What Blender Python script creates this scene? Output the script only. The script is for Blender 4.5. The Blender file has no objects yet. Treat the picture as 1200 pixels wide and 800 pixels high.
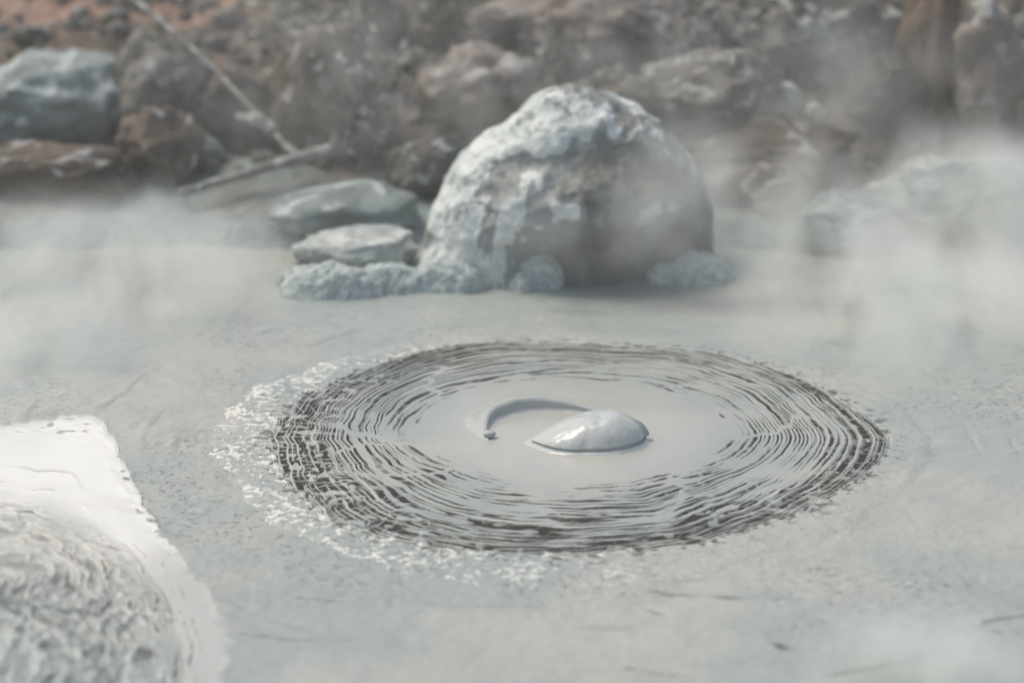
import bpy, math, random
import numpy as np
from mathutils import Vector, Matrix

random.seed(7)
rng = np.random.default_rng(11)
R = math.radians
scene = bpy.context.scene
col = scene.collection

# ------------------------------------------------------------------ camera
CAM_H, PITCH, HFOV = 2.0, R(17.4), R(22.0)
FPX = 600.0 / math.tan(HFOV / 2)
cam_d = bpy.data.cameras.new('camera')
cam = bpy.data.objects.new('camera', cam_d)
col.objects.link(cam)
cam.location = (0, 0, CAM_H)
cam.rotation_euler = (math.pi / 2 - PITCH, 0, 0)
cam_d.sensor_width = 36.0
cam_d.angle = HFOV
cam_d.clip_start, cam_d.clip_end = 0.05, 2000
cam_d.dof.use_dof = True
cam_d.dof.focus_distance = 5.9
cam_d.dof.aperture_fstop = 1.5
scene.camera = cam


def G(px, py, z=0.0):
    """a place in the photograph -> the point at height z it stands on"""
    x = (px - 600) / FPX
    u = (400 - py) / FPX
    dy = math.cos(PITCH) + u * math.sin(PITCH)
    dz = -math.sin(PITCH) + u * math.cos(PITCH)
    k = (z - CAM_H) / dz
    return np.array([x * k, dy * k, z])


def at(px, py, y):
    """the point of that line of sight at distance y from the camera foot"""
    x = (px - 600) / FPX
    u = (400 - py) / FPX
    dy = math.cos(PITCH) + u * math.sin(PITCH)
    dz = -math.sin(PITCH) + u * math.cos(PITCH)
    k = y / dy
    return np.array([x * k, y, CAM_H + dz * k])


# ------------------------------------------------------------------ noise
_p = np.random.default_rng(3).permutation(256).astype(np.int64)
PERM = np.concatenate([_p, _p, _p])
_g = np.random.default_rng(5).normal(size=(256, 3))
GRAD = _g / np.linalg.norm(_g, axis=1)[:, None]


def perlin(x, y, z):
    x, y, z = np.broadcast_arrays(np.asarray(x, float), np.asarray(y, float), np.asarray(z, float))
    xi, yi, zi = np.floor(x).astype(np.int64), np.floor(y).astype(np.int64), np.floor(z).astype(np.int64)
    xf, yf, zf = x - xi, y - yi, z - zi
    xi &= 255; yi &= 255; zi &= 255
    f = lambda t: t * t * t * (t * (t * 6 - 15) + 10)
    u, v, w = f(xf), f(yf), f(zf)
    out = 0
    for dx in (0, 1):
        wx = u if dx else 1 - u
        for dy in (0, 1):
            wy = v if dy else 1 - v
            for dz in (0, 1):
                wz = w if dz else 1 - w
                h = PERM[PERM[PERM[xi + dx] + yi + dy] + zi + dz]
                g = GRAD[h]
                out = out + wx * wy * wz * (g[..., 0] * (xf - dx) + g[..., 1] * (yf - dy) + g[..., 2] * (zf - dz))
    return out * 1.5


def fbm(x, y, z, o=4, gain=0.5):
    a, s, f = 1.0, 0.0, 1.0
    for k in range(o):
        s = s + a * perlin(np.asarray(x) * f + 17.3 * k, np.asarray(y) * f + 5.1 * k, np.asarray(z) * f + 9.7 * k)
        a *= gain
        f *= 2.03
    return s


def sst(a, b, x):
    t = np.clip((np.asarray(x, float) - a) / (b - a), 0, 1)
    return t * t * (3 - 2 * t)


# ------------------------------------------------------------------ objects
def link(name, me, parent=None, mat=None):
    o = bpy.data.objects.new(name, me)
    col.objects.link(o)
    if parent is not None:
        o.parent = parent
    if mat is not None:
        me.materials.append(mat)
    return o


def tag(o, label=None, cat=None, group=None, kind=None):
    for k, v in (('label', label), ('category', cat), ('group', group), ('kind', kind)):
        if v:
            o[k] = v
    return o


def empty(name, loc, label, cat, group=None):
    o = bpy.data.objects.new(name, None)
    col.objects.link(o)
    o.location = loc
    o.empty_display_size = 0.1
    return tag(o, label, cat, group)


def mesh_np(name, V, F, attrs=None, smooth=True):
    V = np.ascontiguousarray(V, np.float32)
    F = np.ascontiguousarray(F, np.int32)
    me = bpy.data.meshes.new(name)
    n, k = F.shape
    me.vertices.add(len(V)); me.vertices.foreach_set('co', V.ravel())
    me.loops.add(n * k); me.loops.foreach_set('vertex_index', F.ravel())
    me.polygons.add(n)
    me.polygons.foreach_set('loop_start', np.arange(0, n * k, k, dtype=np.int32))
    me.polygons.foreach_set('use_smooth', np.full(n, smooth))
    for a, val in (attrs or {}).items():
        at_ = me.attributes.new(a, 'FLOAT', 'POINT')
        at_.data.foreach_set('value', np.ascontiguousarray(val, np.float32).ravel())
    me.update(calc_edges=True)
    me.validate()
    return me


def grid_faces(nr, nc, wrap=False):
    r = np.arange(nr - 1)[:, None]
    c = np.arange(nc if wrap else nc - 1)[None, :]
    c2 = (c + 1) % nc
    a = r * nc + c
    b = r * nc + c2
    return np.stack([a, b, b + nc, a + nc], -1).reshape(-1, 4)


_ico = {}
def ico(sub):
    if sub not in _ico:
        import bmesh
        bm = bmesh.new()
        bmesh.ops.create_icosphere(bm, subdivisions=sub, radius=1)
        bm.verts.ensure_lookup_table()
        V = np.array([v.co[:] for v in bm.verts])
        F = np.array([[v.index for v in f.verts] for f in bm.faces])
        bm.free()
        _ico[sub] = (V / np.linalg.norm(V, axis=1)[:, None], F)
    V, F = _ico[sub]
    return V.copy(), F


# ------------------------------------------------------------------ materials
class NT:
    def __init__(self, name):
        self.m = bpy.data.materials.new(name)
        self.m.use_nodes = True
        self.t = self.m.node_tree
        self.t.nodes.clear()
        self.out = self.t.nodes.new('ShaderNodeOutputMaterial')

    def n(self, typ, ins=None, **kw):
        nd = self.t.nodes.new(typ)
        for k, v in kw.items():
            setattr(nd, k, v)
        for k, v in (ins or {}).items():
            self.put(nd.inputs[k], v)
        return nd

    def put(self, sock, v):
        if hasattr(v, 'is_output') or isinstance(v, bpy.types.NodeSocket):
            self.t.links.new(v, sock)
        else:
            sock.default_value = v

    def math(self, op, a, b=0.0, c=0.0, clamp=False):
        nd = self.n('ShaderNodeMath', {0: a, 1: b, 2: c}, operation=op)
        nd.use_clamp = clamp
        return nd.outputs[0]

    def mix(self, f, a, b):
        nd = self.t.nodes.new('ShaderNodeMix')
        nd.data_type = 'RGBA'
        self.put(nd.inputs['Factor'], f)
        self.put(nd.inputs[6], a)
        self.put(nd.inputs[7], b)
        return nd.outputs[2]

    def ramp(self, v, lo, hi, a=0.0, b=1.0):
        nd = self.n('ShaderNodeMapRange', {'Value': v, 'From Min': lo, 'From Max': hi, 'To Min': a, 'To Max': b},
                    interpolation_type='SMOOTHSTEP')
        return nd.outputs[0]

    def noise(self, vec, scale, detail=4, rough=0.55, dist=0.0):
        return self.n('ShaderNodeTexNoise', {'Vector': vec, 'Scale': scale, 'Detail': detail, 'Roughness': rough,
                                             'Distortion': dist}).outputs[0]

    def attr(self, name):
        return self.n('ShaderNodeAttribute', attribute_name=name).outputs['Fac']

    def pos(self):
        return self.n('ShaderNodeNewGeometry').outputs['Position']

    def obj(self):
        return self.n('ShaderNodeTexCoord').outputs['Object']

    def bump(self, h, dist, strength=1.0, normal=None):
        ins = {'Height': h, 'Distance': dist, 'Strength': strength}
        if normal is not None:
            ins['Normal'] = normal
        return self.n('ShaderNodeBump', ins).outputs[0]

    def surf(self, color, rough, normal=None, spec=0.5):
        ins = {'Base Color': color, 'Roughness': rough, 'Specular IOR Level': spec}
        if normal is not None:
            ins['Normal'] = normal
        b = self.n('ShaderNodeBsdfPrincipled', ins)
        self.t.links.new(b.outputs[0], self.out.inputs['Surface'])
        return self.m


def c4(r, g=None, b=None):
    return (r, g if g is not None else r, b if b is not None else r, 1)


def mud_material():
    t = NT('wet_mud')
    p = t.pos()
    big = t.noise(p, 1.7, 3)
    mid = t.noise(p, 9, 4, 0.6)
    base = t.mix(t.ramp(big, 0.36, 0.64), c4(.320, .360, .342), c4(.412, .416, .380))
    base = t.mix(t.ramp(mid, 0.35, 0.75, 0, 0.35), base, c4(.27, .305, .295))
    calm = t.attr('calm')
    rest = t.math('SUBTRACT', 1.0, calm, clamp=True)
    rest = t.math('MULTIPLY', rest, 0.8)
    # little crinkles and specks of the skin that floats on the pool
    sp = t.noise(p, 62, 3, 0.65, 0.6)
    zone = t.ramp(t.noise(p, 1.9, 4), 0.42, 0.62)
    speck = t.math('MULTIPLY', t.math('MULTIPLY', t.ramp(sp, 0.585, 0.65), zone), rest)
    base = t.mix(t.math('MULTIPLY', speck, 0.5), base, c4(.12, .125, .12))
    sp2 = t.noise(p, 48, 2, 0.6, 0.4)
    pale = t.math('MULTIPLY', t.math('MULTIPLY', t.ramp(sp2, 0.62, 0.68), zone), rest)
    base = t.mix(t.math('MULTIPLY', pale, 0.45), base, c4(.62, .62, .60))
    base = t.mix(t.math('MULTIPLY', t.attr('gloss'), 0.7), base, c4(.475, .472, .435))
    scum_sheen = t.attr('scum_sheen')
    base = t.mix(scum_sheen, base, c4(.80, .795, .745))  # real scum on the pot; on the mound apron also painted sky sheen
    film = t.attr('film')
    base = t.mix(film, base, c4(.030, .026, .021))
    b1 = t.noise(p, 75, 4, 0.6, 0.3)
    b2 = t.noise(p, 19, 3, 0.5)
    h = t.math('ADD', t.math('MULTIPLY', b1, 0.30), t.math('MULTIPLY', b2, 0.8))
    h = t.math('SUBTRACT', h, t.math('MULTIPLY', speck, 0.5))
    nrm = t.bump(t.math('MULTIPLY', h, t.math('ADD', t.math('MULTIPLY', rest, 0.93), 0.07)), 0.010, 0.9)
    rough = t.math('ADD', t.math('MULTIPLY', rest, 0.16), 0.36)
    rough = t.math('ADD', rough, t.math('MULTIPLY', film, 0.1))
    gl = t.attr('gloss')
    rough = t.math('SUBTRACT', rough, t.math('MULTIPLY', gl, 0.21))
    return t.surf(base, rough, nrm, t.math('SUBTRACT', 0.5, t.math('MULTIPLY', film, 0.38)))


def stone_material(name, a, b, splat, amount, scale=6.0, rough=0.75, bumpd=0.02, up=0.0):
    """a/b: two stone colours, splat: dried grey mud spattered over it"""
    t = NT(name)
    o = t.pos()
    n1 = t.noise(o, scale, 5, 0.6)
    n2 = t.noise(o, scale * 3.3, 4, 0.65, 0.5)
    n3 = t.noise(o, scale * 2.0, 3, 0.5, 0.8)
    base = t.mix(t.ramp(n1, 0.36, 0.64), a, b)
    base = t.mix(t.ramp(n2, 0.5, 0.75, 0, 0.45), base, c4(a[0] * .45, a[1] * .45, a[2] * .45))
    nz = t.n('ShaderNodeSeparateXYZ', {0: t.n('ShaderNodeNewGeometry').outputs['Normal']}).outputs[2]
    k = t.math('ADD', n3, t.math('MULTIPLY', nz, up))
    cover = t.ramp(k, 0.62 - amount, 0.70 - amount)
    base = t.mix(cover, base, splat)
    hh = t.math('ADD', t.math('MULTIPLY', n2, 0.7), t.math('MULTIPLY', cover, 0.35))
    nrm = t.bump(hh, bumpd, 0.8)
    return t.surf(base, rough, nrm, 0.4)


M_mud = mud_material()

# ------------------------------------------------------------------ the mud's large form
def swell(x, y):
    """slow undulation of the pool's surface"""
    h = 0.010 * fbm(x * 1.3, y * 1.6, 0.3, 3)
    # low folds close to the camera
    w = sst(5.0, 4.5, y)
    f = perlin(x * 1.1 + 3, y * 5.0 + 0.6 * perlin(x * 2.2, y * 2, 4.4), 7.7)
    h = h + w * 0.016 * (np.exp(-(f / 0.10) ** 2) * -0.35 * sst(0, .4, perlin(x * 3.3, y * 4, 2)) + 0.5 * f)
    return h


# ------------------------------------------------------------------ mud pool
def build_pool():
    xs = np.concatenate([np.linspace(-9, -1.75, 40)[:-1], np.linspace(-1.75, 1.75, 700), np.linspace(1.75, 9, 40)[1:]])
    ys = np.concatenate([np.linspace(1.6, 4.1, 30)[:-1], np.linspace(4.1, 7.75, 600), np.linspace(7.75, 9.2, 14)[1:]])
    X, Y = np.meshgrid(xs, ys)
    Z = swell(X, Y) + 0.0022 * fbm(X * 16, Y * 20, 1.5, 3) + 0.0012 * perlin(X * 55, Y * 60, 2.5)
    film = np.zeros_like(X)
    # thin folds in the skin
    f = perlin(X * 1.1 + 3, Y * 5.0 + 0.6 * perlin(X * 2.2, Y * 2, 4.4), 7.7)
    br = sst(0.05, 0.35, fbm(X * 2.3, Y * 2.3, 8.8, 3))
    film = 0.78 * np.exp(-(f / (0.008 + 0.02 * np.abs(perlin(X * 6, Y * 9, 3)))) ** 2) * sst(0.15, 0.5, fbm(X * 4.1, Y * 5.3, 8.8, 4, .65)) * sst(5.0, 4.6, Y)
    pc = G(672, 520)
    dr = np.hypot(X - pc[0], (Y - pc[1]) * 0.95) + 0.05 * perlin(X * 2.4, Y * 2.4, 6.1) + 0.012 * perlin(X * 11, Y * 11, 2.1)
    for r0, sd_, k in ((0.98, 3.3, .22), (1.12, 5.7, .15), (1.27, 8.1, .2), (0.90, 9.7, .15)):
        q = np.exp(-((dr - r0) / .0045) ** 2) * sst(0.0, 0.4, fbm(X * 2.6, Y * 2.6, sd_, 3))
        film = np.maximum(film, k * q)
        Z = Z - 0.0015 * q + 0.0018 * np.exp(-((dr - r0 - .016) / .010) ** 2) * sst(0.0, 0.4, fbm(X * 2.6, Y * 2.6, sd_, 3))
    calm = 0.75 * sst(0.0, 0.5, fbm(X * 1.6 + 9, Y * 1.3, 3.3, 3)) + 0.55 * sst(4.75, 4.45, Y)
    me = mesh_np('mud_pool', np.stack([X, Y, Z], -1).reshape(-1, 3), grid_faces(len(ys), len(xs)),
                 {'film': film, 'scum_sheen': np.zeros_like(X), 'calm': np.clip(calm, 0, 1), 'gloss': np.zeros_like(X)})
    tag(link('mud_pool', me, None, M_mud), 'pale grey simmering mud filling the whole pool', 'mud', kind='structure')


build_pool()


def outline(center, pts, z=0.0, soft=0.05):
    """closed outline in photograph places -> radius as a function of angle round a centre on the ground"""
    P = np.array([G(a, b, z)[:2] for a, b in pts]) - center
    th = np.arctan2(P[:, 1], P[:, 0])
    r = np.hypot(P[:, 0], P[:, 1])
    o = np.argsort(th)
    th, r = th[o], r[o]
    th = np.concatenate([th - 2 * math.pi, th, th + 2 * math.pi])
    r = np.concatenate([r, r, r])

    def f(t):
        v = 0
        for d in (-2, -1, 0, 1, 2):
            v = v + np.interp(t + d * soft, th, r)
        return v / 5
    return f


# ------------------------------------------------------------------ the mud pot: smooth middle, wrinkled ring, fringe of scum
POT = G(672, 520)[:2]
OUT = outline(POT, [(325, 522), (329, 503), (340, 485), (370, 462), (445, 429), (500, 414), (557, 407), (640, 405), (707, 408), (857, 421), (940, 451), (1000, 481), (1028, 504),
                    (1038, 526), (1015, 554), (970, 582), (895, 611), (782, 636), (640, 649), (520, 643), (415, 622), (375, 598), (344, 567), (330, 545)])
INN = outline(POT, [(452, 500), (490, 462), (600, 436), (720, 438), (810, 458), (870, 488), (890, 515), (865, 545), (800, 568),
                    (700, 582), (600, 577), (520, 556), (470, 530)])
FRI = outline(POT, [(225, 525), (260, 470), (330, 430), (450, 402), (600, 390), (760, 392), (900, 410), (1010, 445), (1090, 490),
                    (1110, 530), (1085, 580), (1000, 630), (900, 665), (780, 690), (640, 700), (500, 690), (400, 660), (300, 610), (250, 565)])


def pot_fields(S, T, X, Y):
    """dark wet film in the cracks, pale scum, relief and calmness of the pot; S: 0-1 centre, 1-2 ring, 2-3 fringe"""
    cx, cy = np.cos(T), np.sin(T)
    cz = 0.35 * cy                     # wrinkles run on furthest along the near-far sides
    b = S - 1
    ang = np.degrees(T)
    ln = lambda v, w: sst(1.25, 0.55, np.abs(v) / np.maximum(w, 1e-4))
    left, right, front, back = sst(-0.25, -0.85, cx), sst(0.3, 0.9, cx), sst(0.1, -0.7, cy), sst(0.2, 0.9, cy)
    wob = S + 0.05 * perlin(cx * 1.5, cz * 1.5, S * 2.0) + 0.010 * perlin(cx * 5, cz * 5, S * 5 + 4) + 0.0016 * perlin(X * 30, Y * 30, 7.5) \
        + 0.0022 * perlin(X * 75, Y * 75, 2.5)
    # concentric wrinkles: lines that run far round the ring, fork and die out
    ph = 2 * math.pi * (wob - 1) * (10 + 4 * cx * cx) + 3.8 * perlin(cx * 1.7 + 3, cz * 1.7, wob * 5) + 2.2 * perlin(cx * 4.2, cz * 4.2, wob * 9 + 2)
    ph2 = 2 * math.pi * (wob - 1) * (18 + 8 * cx * cx) + 3.6 * perlin(cx * 2.4, cz * 2.4, wob * 8 + 7) + 1.6 * perlin(cx * 6 + 5, cz * 6, wob * 15 + 2)
    g1 = fbm(cx * 3.2 + 1, cz * 3.2, wob * 9, 3)
    g2 = fbm(cx * 4.2 + 6, cz * 4.2, wob * 12 + 3, 3)
    def sector(a0, w):
        d = np.abs((ang - a0 + 180) % 360 - 180)
        return np.exp(-(d / w) ** 2)
    # bare tongues of fresh mud
    bare = 0.95 * sector(-25, 22) * sst(0.10, 0.2, b) * sst(0.72, 0.55, b + 0.12 * perlin(cx * 6, cz * 6, 3))
    for a0, k, sl in ((168, 2.2, 20), (185, 1.0, -15), (204, 1.3, 22), (-66, 1.2, 30), (17, 1.4, -25), (120, 1.1, 25)):
        d = np.abs((ang + sl * (b - 0.5) + 6 * perlin(S * 6, a0, 1.2) + 2 * perlin(S * 22, a0, 4.2) - a0 + 180) % 360 - 180)
        bare = np.maximum(bare, sst(1.3, .7, d / k) * sst(0.9, 0.45, b + .15 * perlin(a0, 2.2, 3.3)))
    bare = np.maximum(bare, 0.9 * sst(0.26, 0.40, fbm(cx * 2.3 + 7, cz * 2.3, wob * 5 + 1, 3)) * sst(0.9, 0.6, b))
    inner = sst(0.78, 1.0, S) * np.clip(0.30 + 0.35 * left + 0.25 * back - 0.2 * right + 0.8 * fbm(cx * 1.6, cz * 1.6, 5.5, 2), 0, 0.5)
    ring = np.clip(0.62 + 0.44 * sst(0.05, 0.60, b) + 0.10 * left * sst(.2, .6, b) + 0.08 * front, 0, 1.15)
    level = np.where(S < 1, inner, ring) * (1 - bare) * (1 - 0.12 * back)
    band_ = lambda q, t: sst(0.085, -0.085, q - t) * sst(.04, .12, level)
    d1 = band_(0.5 + 0.5 * np.sin(ph) - 0.50 * g1, 0.54 * level - 0.05)
    d2 = band_(0.5 + 0.5 * np.sin(ph2) - 0.60 * g2, 0.48 * level - 0.02)
    pick = sst(-.12, .12, fbm(cx * 2.6 + 9, cz * 2.6, wob * 6 + 4, 2))
    streak = np.maximum(d1 * pick, d2 * (1 - 0.75 * pick))
    # dense dark margin, woven at the left
    l4 = np.sin(2 * math.pi * (wob - 1) * (18 + 6 * cx * cx) + 4 * perlin(cx * 6 + 4, cz * 6, wob * 12 + 1) + 1.5 * perlin(X * 26, Y * 26, 3.3))
    rim = sst(0.52 - .12 * left, 0.80, b) * sst(1.08, 0.98, b + 0.07 * perlin(cx * 22, cy * 22, 1.0) + 0.05 * perlin(X * 45, Y * 45, 3.0))
    streak = np.maximum(streak, (1 - .35 * right) * rim * sst(0.54, 0.40, 0.5 + 0.5 * l4 - 0.3 * fbm(cx * 10, cz * 10, wob * 7, 2)))
    # pale bridges of skin across the streaks
    br = sst(0.30, 0.42, perlin(X * 26 + 2 * perlin(X * 9, Y * 9, 1), Y * 26, 5.1) + 0.25 * perlin(cx * 18, cz * 18, wob * 14))
    streak = streak * (1 - br * (0.35 + 0.6 * left * sst(.3, .7, b) + 0.3 * front))
    brl = ln(perlin(cx * 20 + 2 * wob, cy * 20, wob * 6 + 2), 0.07)
    streak = streak * (1 - 0.9 * brl * np.clip(left * sst(.35, .6, b) + .5 * right * sst(.2, .5, b) + .25 * front, 0, 1))
    cut = sst(1.10, 1.0, b + 0.10 * perlin(cx * 14, cy * 14, 5.0) + (0.09 + .08 * left + .05 * front) * perlin(X * 48, Y * 55, 2.0))
    film = np.clip(streak * cut, 0, 1)
    out = sst(0.98, 1.05, b)
    sp = sst(0.30, 0.44, fbm(X * 38, Y * 50, 6.6, 2)) * sst(1.50, 1.02, b) * out
    film = np.maximum(film, 0.75 * sp)
    # scum
    fl = fbm(X * 52, Y * 58, 1.2, 3, .6) + 0.60 * fbm(X * 9, Y * 9, 4, 2)
    wl = np.clip(sst(-0.15, -0.75, cx) + 0.55 * sst(0.15, -0.5, cy) * sst(0.5, -0.3, cx) + 0.22 * sst(-0.1, -0.8, cy), 0.06, 1)
    edge = sst(2.02, 1.70, b + 0.25 * perlin(X * 12, Y * 12, 2))
    scum_sheen = sst(0.08, 0.60, fl + 0.30 * (wl - 0.85)) * out * edge * wl
    crest = sst(0.70, 1.0, 0.5 + 0.5 * np.sin(ph)) * sst(0.15, 0.7, b) * (b < 1.12) * (1 - bare)
    scum_sheen = np.clip(scum_sheen * 0.8 + crest * 0.28 * (1 - film), 0, 1) * (1 - film)
    relief = 0.004 + 0.010 * sst(1.25, 0.2, S) - 0.0026 * film * (b < 1.2) + 0.0008 * (0.5 + 0.5 * np.sin(ph)) * sst(0, .5, b) * sst(1.15, 1, b) * (1 - bare)
    relief = relief + 0.0026 * scum_sheen * out + 0.0012 * out * fbm(X * 40, Y * 46, 1.2, 2) - 0.010 * sst(1.55, 2.0, b)
    calm = np.clip(sst(1.15, 0.4, b) * 0.95, 0, 1)
    return film, scum_sheen, relief, calm


def build_pot():
    NT_ = 1700
    th = np.linspace(-math.pi, math.pi, NT_, endpoint=False)
    jag = 1 + 0.018 * fbm(np.cos(th) * 4, np.sin(th) * 4, 2.2, 4)
    ri, ro, rf = INN(th) * jag, OUT(th) * jag, FRI(th) * (1 + 0.03 * fbm(np.cos(th) * 6, np.sin(th) * 6, 6.2, 4))
    root = empty('mud_pot', (POT[0], POT[1], 0), 'wide dark ring of concentric mud wrinkles round a smooth grey centre', 'mud pot')

    def band(name, s0, s1, n, label=None):
        s = np.linspace(s0, s1, n)[:, None]
        r = np.where(s <= 1, s * ri, np.where(s <= 2, ri + (s - 1) * (ro - ri), ro + (s - 2) * (rf - ro)))
        T = np.broadcast_to(th, r.shape)
        S = np.broadcast_to(s, r.shape)
        X, Y = POT[0] + r * np.cos(T), POT[1] + r * np.sin(T)
        film, scum_sheen, relief, calm = pot_fields(S, T, X, Y)
        Z = swell(X, Y) + relief
        V = np.stack([X - POT[0], Y - POT[1], Z], -1).reshape(-1, 3)
        me = mesh_np(name, V, grid_faces(n, NT_, True), {'film': film, 'scum_sheen': scum_sheen, 'calm': calm, 'gloss': sst(1.0, 0.5, S) * 0.8})
        o = link(name, me, root, M_mud)
        if label:
            o['label'] = label
        return o

    band('smooth_centre', 0.0005, 1.0, 130, 'smooth glossy grey mud inside the ring')
    band('wrinkled_ring', 1.0, 2.0, 250, 'dark cracked concentric wrinkles of mud skin')
    band('scum_fringe', 2.0, 3.0, 170, 'pale scummy flecks outside the ring')


build_pot()


# ------------------------------------------------------------------ the bubble bursting in its middle
def pot_z(x, y):
    return float(swell(np.array([x]), np.array([y]))[0]) + 0.014


def bubble_material(name, a, b):
    t = NT(name)
    p = t.pos()
    n = t.noise(p, 14, 3)
    c = t.mix(t.ramp(n, .35, .65), a, b)
    nrm = t.bump(t.math('ADD', t.noise(p, 15, 2, 0.4), t.math('MULTIPLY', t.noise(p, 150, 2), 0.03)), 0.005, 0.4)
    m = t.surf(c, 0.25, nrm, 0.5)
    return m


M_bub = bubble_material('fresh_wet_mud', c4(.475, .51, .493), c4(.525, .54, .512))
M_rim = bubble_material('settled_wet_mud', c4(.405, .437, .418), c4(.44, .457, .430))


def build_bubble():
    c = G(692, 513)
    z0 = pot_z(c[0], c[1])
    c = G(690, 517, z0)
    z0 = pot_z(c[0], c[1])
    root = empty('mud_bubble', (c[0], c[1], z0), 'glossy grey mud bubble swelling in the middle of the dark ring', 'bubble')
    # dome
    prof = [(0, .062), (.16, .0615), (.32, .0597), (.48, .0560), (.62, .0502), (.75, .0420), (.86, .0320), (.94, .0215), (.985, .0140), (.992, .0112), (.97, .0090),
            (.945, .0068), (.935, .0050), (.955, .0040), (1.0, .0034), (1.06, .0022), (1.12, -.003), (1.18, -.012)]
    pr = np.array(prof)
    u = np.linspace(0, 1, 90)
    uu = np.linspace(0, 1, len(pr))
    rr, zz = np.interp(u, uu, pr[:, 0]), np.interp(u, uu, pr[:, 1])
    k = np.ones(5) / 5
    rr2 = np.convolve(np.pad(rr, 2, 'edge'), k, 'valid'); zz2 = np.convolve(np.pad(zz, 2, 'edge'), k, 'valid')
    rr2[0] = 0.0005
    n = 180
    T = np.linspace(-math.pi, math.pi, n, endpoint=False)[None, :]
    r, z = rr2[:, None], zz2[:, None]
    ct, st = np.cos(T), np.sin(T)
    a = 0.122 * (1 + 0.10 * np.exp(-((T - np.pi * np.sign(T)) / 0.35) ** 2))      # drawn out to a point at the left
    bb = np.where(st > 0, 0.105, 0.088) * (1 - 0.12 * np.exp(-((np.abs(T) - np.pi) / 0.6) ** 2))
    X = a * r * np.sign(ct) * np.abs(ct) ** 0.90
    Y = bb * r * np.sign(st) * np.abs(st) ** 1.0
    X = X + 0.020 * (z / .064) * (1 - r * 0.3)                                    # leans to the right
    X = X * (1 + .05 * sst(.3, 1, r) * perlin(ct * 1.2, st * 1.2, 4.4)); Y = Y * (1 + .06 * sst(.5, 1, r) * fbm(ct * 3.2, st * 3.2, 1.4, 2))
    Z = z * (1 + 0.16 * sst(-.5, .6, ct) * r) * (1 - 0.30 * sst(0.0, 1, -ct) * r)
    Z = np.where(z < 0.013, Z * (1 - 0.55 * sst(-0.1, 0.5, st)), Z)
    nz = fbm(X * 18, Y * 18, Z * 18, 3)
    Z = Z + 0.0035 * nz * sst(0.0, 0.02, z)
    Z = Z + 0.004 * np.exp(-(((X - 0.060) / .022) ** 2 + ((Y + .0) / .05) ** 2)) - 0.0025 * np.exp(-(((X - 0.020) / .018) ** 2)) * sst(.01, .04, z)
    Z = Z + swell(X + c[0], Y + c[1]) + .014 - z0
    V = np.stack([X, Y, Z], -1).reshape(-1, 3)
    link('dome', mesh_np('dome', V, grid_faces(len(u), n, True)), root, M_bub)
    # crescent: the rim of the part that has already collapsed
    path = [(579, 514), (570, 506), (568, 495), (572, 486), (582, 480), (604, 474.5), (628, 472.5), (655, 473), (680, 475), (702, 478.5), (722, 484)]
    hts = [.0005, .008, .017, .023, .030, .033, .032, .028, .021, .012, .002]
    P = np.array([G(x, y + 4, z0)[:2] for x, y in path]) - c[:2]
    tt = np.linspace(0, 1, 160)
    tk = np.linspace(0, 1, len(P))

    def smooth(v):
        w = np.interp(tt, tk, v)
        for _ in range(3):
            w = np.convolve(np.pad(w, 4, 'edge'), np.ones(9) / 9, 'valid')
        return w
    px, py, ph = smooth(P[:, 0]), smooth(P[:, 1]), smooth(np.array(hts))
    dx, dy = np.gradient(px), np.gradient(py)
    L = np.hypot(dx, dy)
    nx, ny = dy / L, -dx / L                                                     # towards the inside of the crescent
    sec = np.array([(-.105, -.30), (-.082, -.04), (-.066, .10), (-.050, .28), (-.037, .52), (-.026, .76), (-.016, .92), (-.006, 1.0), (.002, .97), (.008, .84), (.010, .68),
                    (.010, .5), (.011, .3), (.016, .14), (.025, .04), (.036, -.06), (.046, -.30)])
    su = np.linspace(0, 1, 60)
    sk = np.linspace(0, 1, len(sec))
    so, sh = np.interp(su, sk, sec[:, 0]), np.interp(su, sk, sec[:, 1])
    so = np.convolve(np.pad(so, 2, 'edge'), k, 'valid'); sh = np.convolve(np.pad(sh, 2, 'edge'), k, 'valid')
    taper = (0.06 + 0.94 * np.clip(ph / .033, 0, 1) ** 1.0)[:, None]
    off = so[None, :] * taper * (1 + 0.12 * perlin(tt * 9, 2.2, 1.1)[:, None])
    Zr = sh[None, :] * ph[:, None] * (1 + 0.14 * perlin(tt * 8, 1.2, 3.1)[:, None]) - 0.002
    Xr = px[:, None] + nx[:, None] * off
    Yr = py[:, None] + ny[:, None] * off
    Zr = Zr - .007 * (1 - taper) ** 2 + swell(Xr + c[0], Yr + c[1]) + .014 - z0
    Zr = Zr + 0.0015 * fbm(Xr * 30, Yr * 30, Zr * 30, 2)
    link('crater_rim', mesh_np('crater_rim', np.stack([Xr, Yr, Zr], -1).reshape(-1, 3), grid_faces(160, 60)[:, ::-1]), root, M_rim)['label'] = \
        'curved crest of mud left of the dome'
    # droplet at the crescent's end
    V, F = ico(4)
    d = G(574, 509, z0) - c
    V = V * np.array([.014, .012, .008]) * (1 + 0.15 * fbm(V[:, 0] * 1.5, V[:, 1] * 1.5, V[:, 2] * 1.5, 2))[:, None]
    link('droplet', mesh_np('droplet', V + np.array([d[0], d[1], .002]), F), root, M_rim)


build_bubble()


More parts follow.
